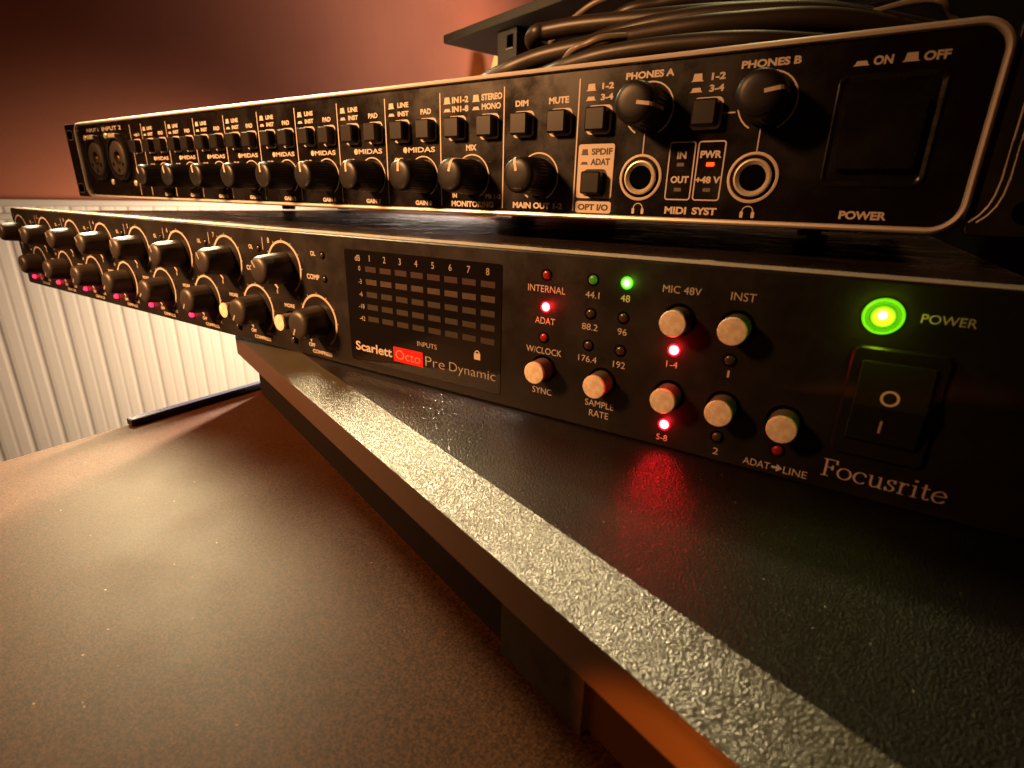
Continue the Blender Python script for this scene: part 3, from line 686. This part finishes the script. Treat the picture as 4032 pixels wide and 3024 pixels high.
mb = MB(); rbox(mb, -9.4, 6.6, zt(14.2), zt(29.5), 0.8, YU, 0.0, 2.2, 0.35); mb.build("button_cap", M_gloss, pb, (-1.2, YU, zt(22)), smooth=True)
# combo sockets ----------------------------------------------------------------------------
cs0 = None
for cx in (-407.5, -379.2):
    cz = 22.6
    if cs0 is None:
        mb = MB(); mb.lathe([(12.2, 0.05), (12.2, 2.2), (11.7, 2.8), (10.6, 2.9), (10.3, 2.4), (10.2, 0.6)], 48, cx, YU, zt(cz), cap=False)
        cs0 = mb.build("combo_socket", M_knob, ui, (cx, YU, zt(cz)), smooth=True)
        mb = MB(); mb.lathe([(9.4, 0.4), (9.4, 2.1), (9.0, 2.4), (4.2, 2.4), (3.9, 2.0), (3.8, 0.3)], 40, cx, YU, zt(cz), cap=False); mb.build("insert", M_soft, cs0, (cx, YU, zt(cz)), smooth=True)
        mb = MB(); mb.lathe([(2.0, 0.3), (1.7, 1.9), (0.9, 2.3)], 18, cx, YU, zt(cz)); mb.build("contact", M_brass, cs0, (cx, YU, zt(cz)), smooth=True)
        mb = MB()
        for a in (0, 60, -60):
            mb.arc(cx + 6.6 * math.sin(math.radians(a)), zt(cz) - 6.6 * math.cos(math.radians(a)), 0, 1.2, 0, 360, YU - 2.46, 12)
        mb.build("pin_hole", M_hole, cs0, (cx, YU, zt(cz)))
        mb = MB(); rbox(mb, cx - 5.0, cx + 3.0, zt(cz + 11.0), zt(cz + 13.4), 0.6, YU, 0.0, 3.2, 0.4); mb.build("release_tab", M_metal, cs0, (cx, YU, zt(cz)), smooth=True)
    else: copy_part(cs0, ui, (cx, YU, zt(cz)))
T("INPUT 1", -418, -402, 38.0, 40.0, 0.02); T("INPUT 2", -397, -373, 38.0, 40.2, 0.02)
for x_, z_ in ((-395.5, 9.5), (-366.8, 9.0), (-421.5, 35.0), (-393.5, 35.4)):
    mb = MB(); mb.lathe([(1.7, 0.05), (1.7, 0.5), (1.3, 0.8), (0.6, 0.9)], 14, x_, YU, zt(z_)); mb.build("panel_screw", M_metal, ui, smooth=True)
ink.build("printed_legend", M_ink, up); fill.build("printed_block", M_ink, up); dark.build("block_lettering", M_inkdark, up)

# ================================================================== behind: rack stand, cables, lamp
def spline(pts, n=8):
    P = []
    for i in range(len(pts) - 1):
        p0, p1, p2, p3 = [Vector(pts[max(0, min(len(pts) - 1, j))]) for j in (i - 1, i, i + 1, i + 2)]
        for s_ in range(n):
            t = s_ / n; P.append(0.5 * (2 * p1 + (p2 - p0) * t + (2 * p0 - 5 * p1 + 4 * p2 - p3) * t * t + (3 * p1 - p0 - 3 * p2 + p3) * t ** 3))
    P.append(Vector(pts[-1])); return P
LIDZ = zt(43.2)
cabs = [
 ("thick black cable looping back at its left end, uppermost in the coil on the interface", 3.3, [(-60, 190, 100), (-108, 160, 108), (-128, 124, 115), (-133, 104, 118.6), (-129, 99, 120.8), (-125, 100, 121.2), (-110.5, 100, 121.4), (-87.3, 100, 120.3), (-53.6, 101, 118.4), (-20.6, 106, 115), (30, 130, 104)]),
 ("thick black cable rising from the silver bezel beside the glowing lamp", 3.2, [(-172, 112, 98.4), (-146, 82, 99.4), (-128.8, 75, 102.4), (-113.5, 75.5, 105.9), (-96.3, 76, 107.4), (-73.1, 78, 109.2), (-47.7, 80, 109.6), (-15.7, 88, 108), (24, 110, 99)]),
 ("brown black cable lying lowest along the silver bezel under the others", 2.6, [(-150, 130, 97.5), (-126, 82, 98), (-103, 66, 98.6), (-89.6, 62, 99.8), (-76.5, 61, 100.8), (-55.5, 61, 100.8), (-34, 63, 99.6), (-8, 76, 97.6)]),
 ("thin grey cable crossing steeply up behind the thick ones", 1.3, [(-150, 150, 98), (-140, 134, 114), (-133.4, 118, 120.8), (-123.3, 112, 124.0), (-116.1, 108, 127), (-104, 107, 131), (-85, 112, 133), (-40, 140, 124), (10, 175, 97)]),
 ("shiny black cable on top of the coil near the upper frame edge", 2.4, [(-150, 172, 97), (-122, 132, 118), (-100, 112, 126), (-82, 112, 128), (-67.4, 114, 128), (-45.5, 118, 125.5), (-10, 126, 115), (20, 142, 98)]),
 ("thin brown cable sloping down behind the rounded bezel corner", 0.8, [(-40, 150, 120), (-0.5, 90, 111.6), (9.9, 90, 105.5), (20, 92, 95.5), (60, 110, 60), (80, 130, 46)]),
 ("black cable running through the middle of the coil", 3.0, [(-150, 152, 98), (-120, 100, 108), (-101, 92, 112.5), (-75, 89, 115), (-45, 91, 115), (-15, 97, 111), (25, 120, 99)]),
 ("short grey cable end poking up between the two lowest cables", 1.2, [(-118, 92, 99), (-100, 72, 104.5), (-92, 70, 106.6), (-84, 72, 108.2), (-70, 84, 108), (-50, 104, 99)]),
]
for lab, r, pts in cabs:
    mb = MB(); mb.tube(spline(pts), r); tag(mb.build("audio_cable", M_cablel if r < 2 else M_cable, smooth=True), lab, "cable", "cables coiled on the upper unit")

st = thing("rack_stand", "black rack stand with a flat top plate and slotted post behind the cables", "stand", (-250, 300, DZ))
PA, PB, PC = Vector((-344, 301, 0)), Vector((-226, 263, 0)), Vector((-284, 375, 0))
dx_ = (PB - PA).normalized(); ny_ = Vector((-dx_.y, dx_.x, 0))
def stq(a, o, z): q = PA + dx_ * a + ny_ * o; return (q.x, q.y, z)
def stbox(mb, a0, a1, o0, o1, z0, z1):
    mb.add([stq(a, o, z) for a in (a0, a1) for o in (o0, o1) for z in (z0, z1)], [(0, 1, 3, 2), (4, 6, 7, 5), (0, 4, 5, 1), (2, 3, 7, 6), (0, 2, 6, 4), (1, 5, 7, 3)])
mb = MB(); stbox(mb, 0, 430, 0, 150, 184, 190.5); mb.build("top_plate", M_rack, st, bevel=0.6)
mb = MB(); stbox(mb, 62, 86, 12, 40, DZ + 0.1, 183.9); post = mb.build("post", M_rack, st, bevel=0.8)
mb = MB(); stbox(mb, 75, 82, 11.3, 11.9, 170, 179); stbox(mb, 75, 82, 11.3, 11.9, 128, 137); mb.build("slot", M_hole, post)
mb = MB(); stbox(mb, 74.2, 82.8, 11.0, 11.25, 168.9, 169.9); mb.build("slot_lip", M_metal, post)
mb = MB(); stbox(mb, 87, 430, 150, 156, DZ + 0.1, 183.9); mb.build("back_panel", M_dark, st)
mb = MB(); stbox(mb, 404, 428, 12, 40, DZ + 0.1, 183.9); mb.build("post", M_rack, st, bevel=0.8)

lx, ly, lz = -812, 1108, 362
lp = thing("wall_lamp", "small glowing yellow lamp shade on the wall beside the rack post", "lamp", (lx, ly, lz))
mb = MB(); vs = []
for r, z in ((46, lz - 46), (22, lz + 46)):
    for k in range(32): a = 2 * math.pi * k / 32; vs.append((lx + r * math.cos(a), ly + r * math.sin(a), z))
mb.add(vs, [(k, (k + 1) % 32, 32 + (k + 1) % 32, 32 + k) for k in range(32)]); mb.build("lamp_shade", M_shade, lp, smooth=True)
mb = MB(); mb.tube([(WX, ly, lz + 60), (lx, ly, lz + 60), (lx, ly, lz + 20)], 4); mb.build("bracket", M_rack, lp)
lamp("wall_lamp_bulb", 'POINT', (lx, ly, lz), (0, 0, 0), 2.5, (1, 0.62, 0.30), 15)

# settled dust: uncountable specks on the desk, the shelf and the lid
mb = MB()
def speck(x, y, z, r):
    k = random.randint(4, 6); a0 = random.random() * 6
    mb.add([(x + r * random.uniform(0.6, 1.3) * math.cos(a0 + 6.283 * i / k), y + r * random.uniform(0.6, 1.3) * math.sin(a0 + 6.283 * i / k), z) for i in range(k)], [tuple(range(k))])
for i in range(150): speck(random.uniform(-220, 60), random.uniform(-240, -40), DZ + 0.06, random.uniform(0.06, 0.2))
for i in range(120):
    q = bd(random.uniform(-120, 110), random.uniform(-52, -10), 0.06)
    if q[1] < -2: speck(q[0], q[1], q[2], random.uniform(0.04, 0.14))
for i in range(120): speck(random.uniform(-400, 30), random.uniform(10, 60), PZ1 - 0.93, random.uniform(0.08, 0.22))
tag(mb.build("dust_specks", mat("dust", (0.42, 0.34, 0.26), 0.9)), "tiny pale dust specks scattered on the desk, shelf and lower lid", "dust", kind="stuff")
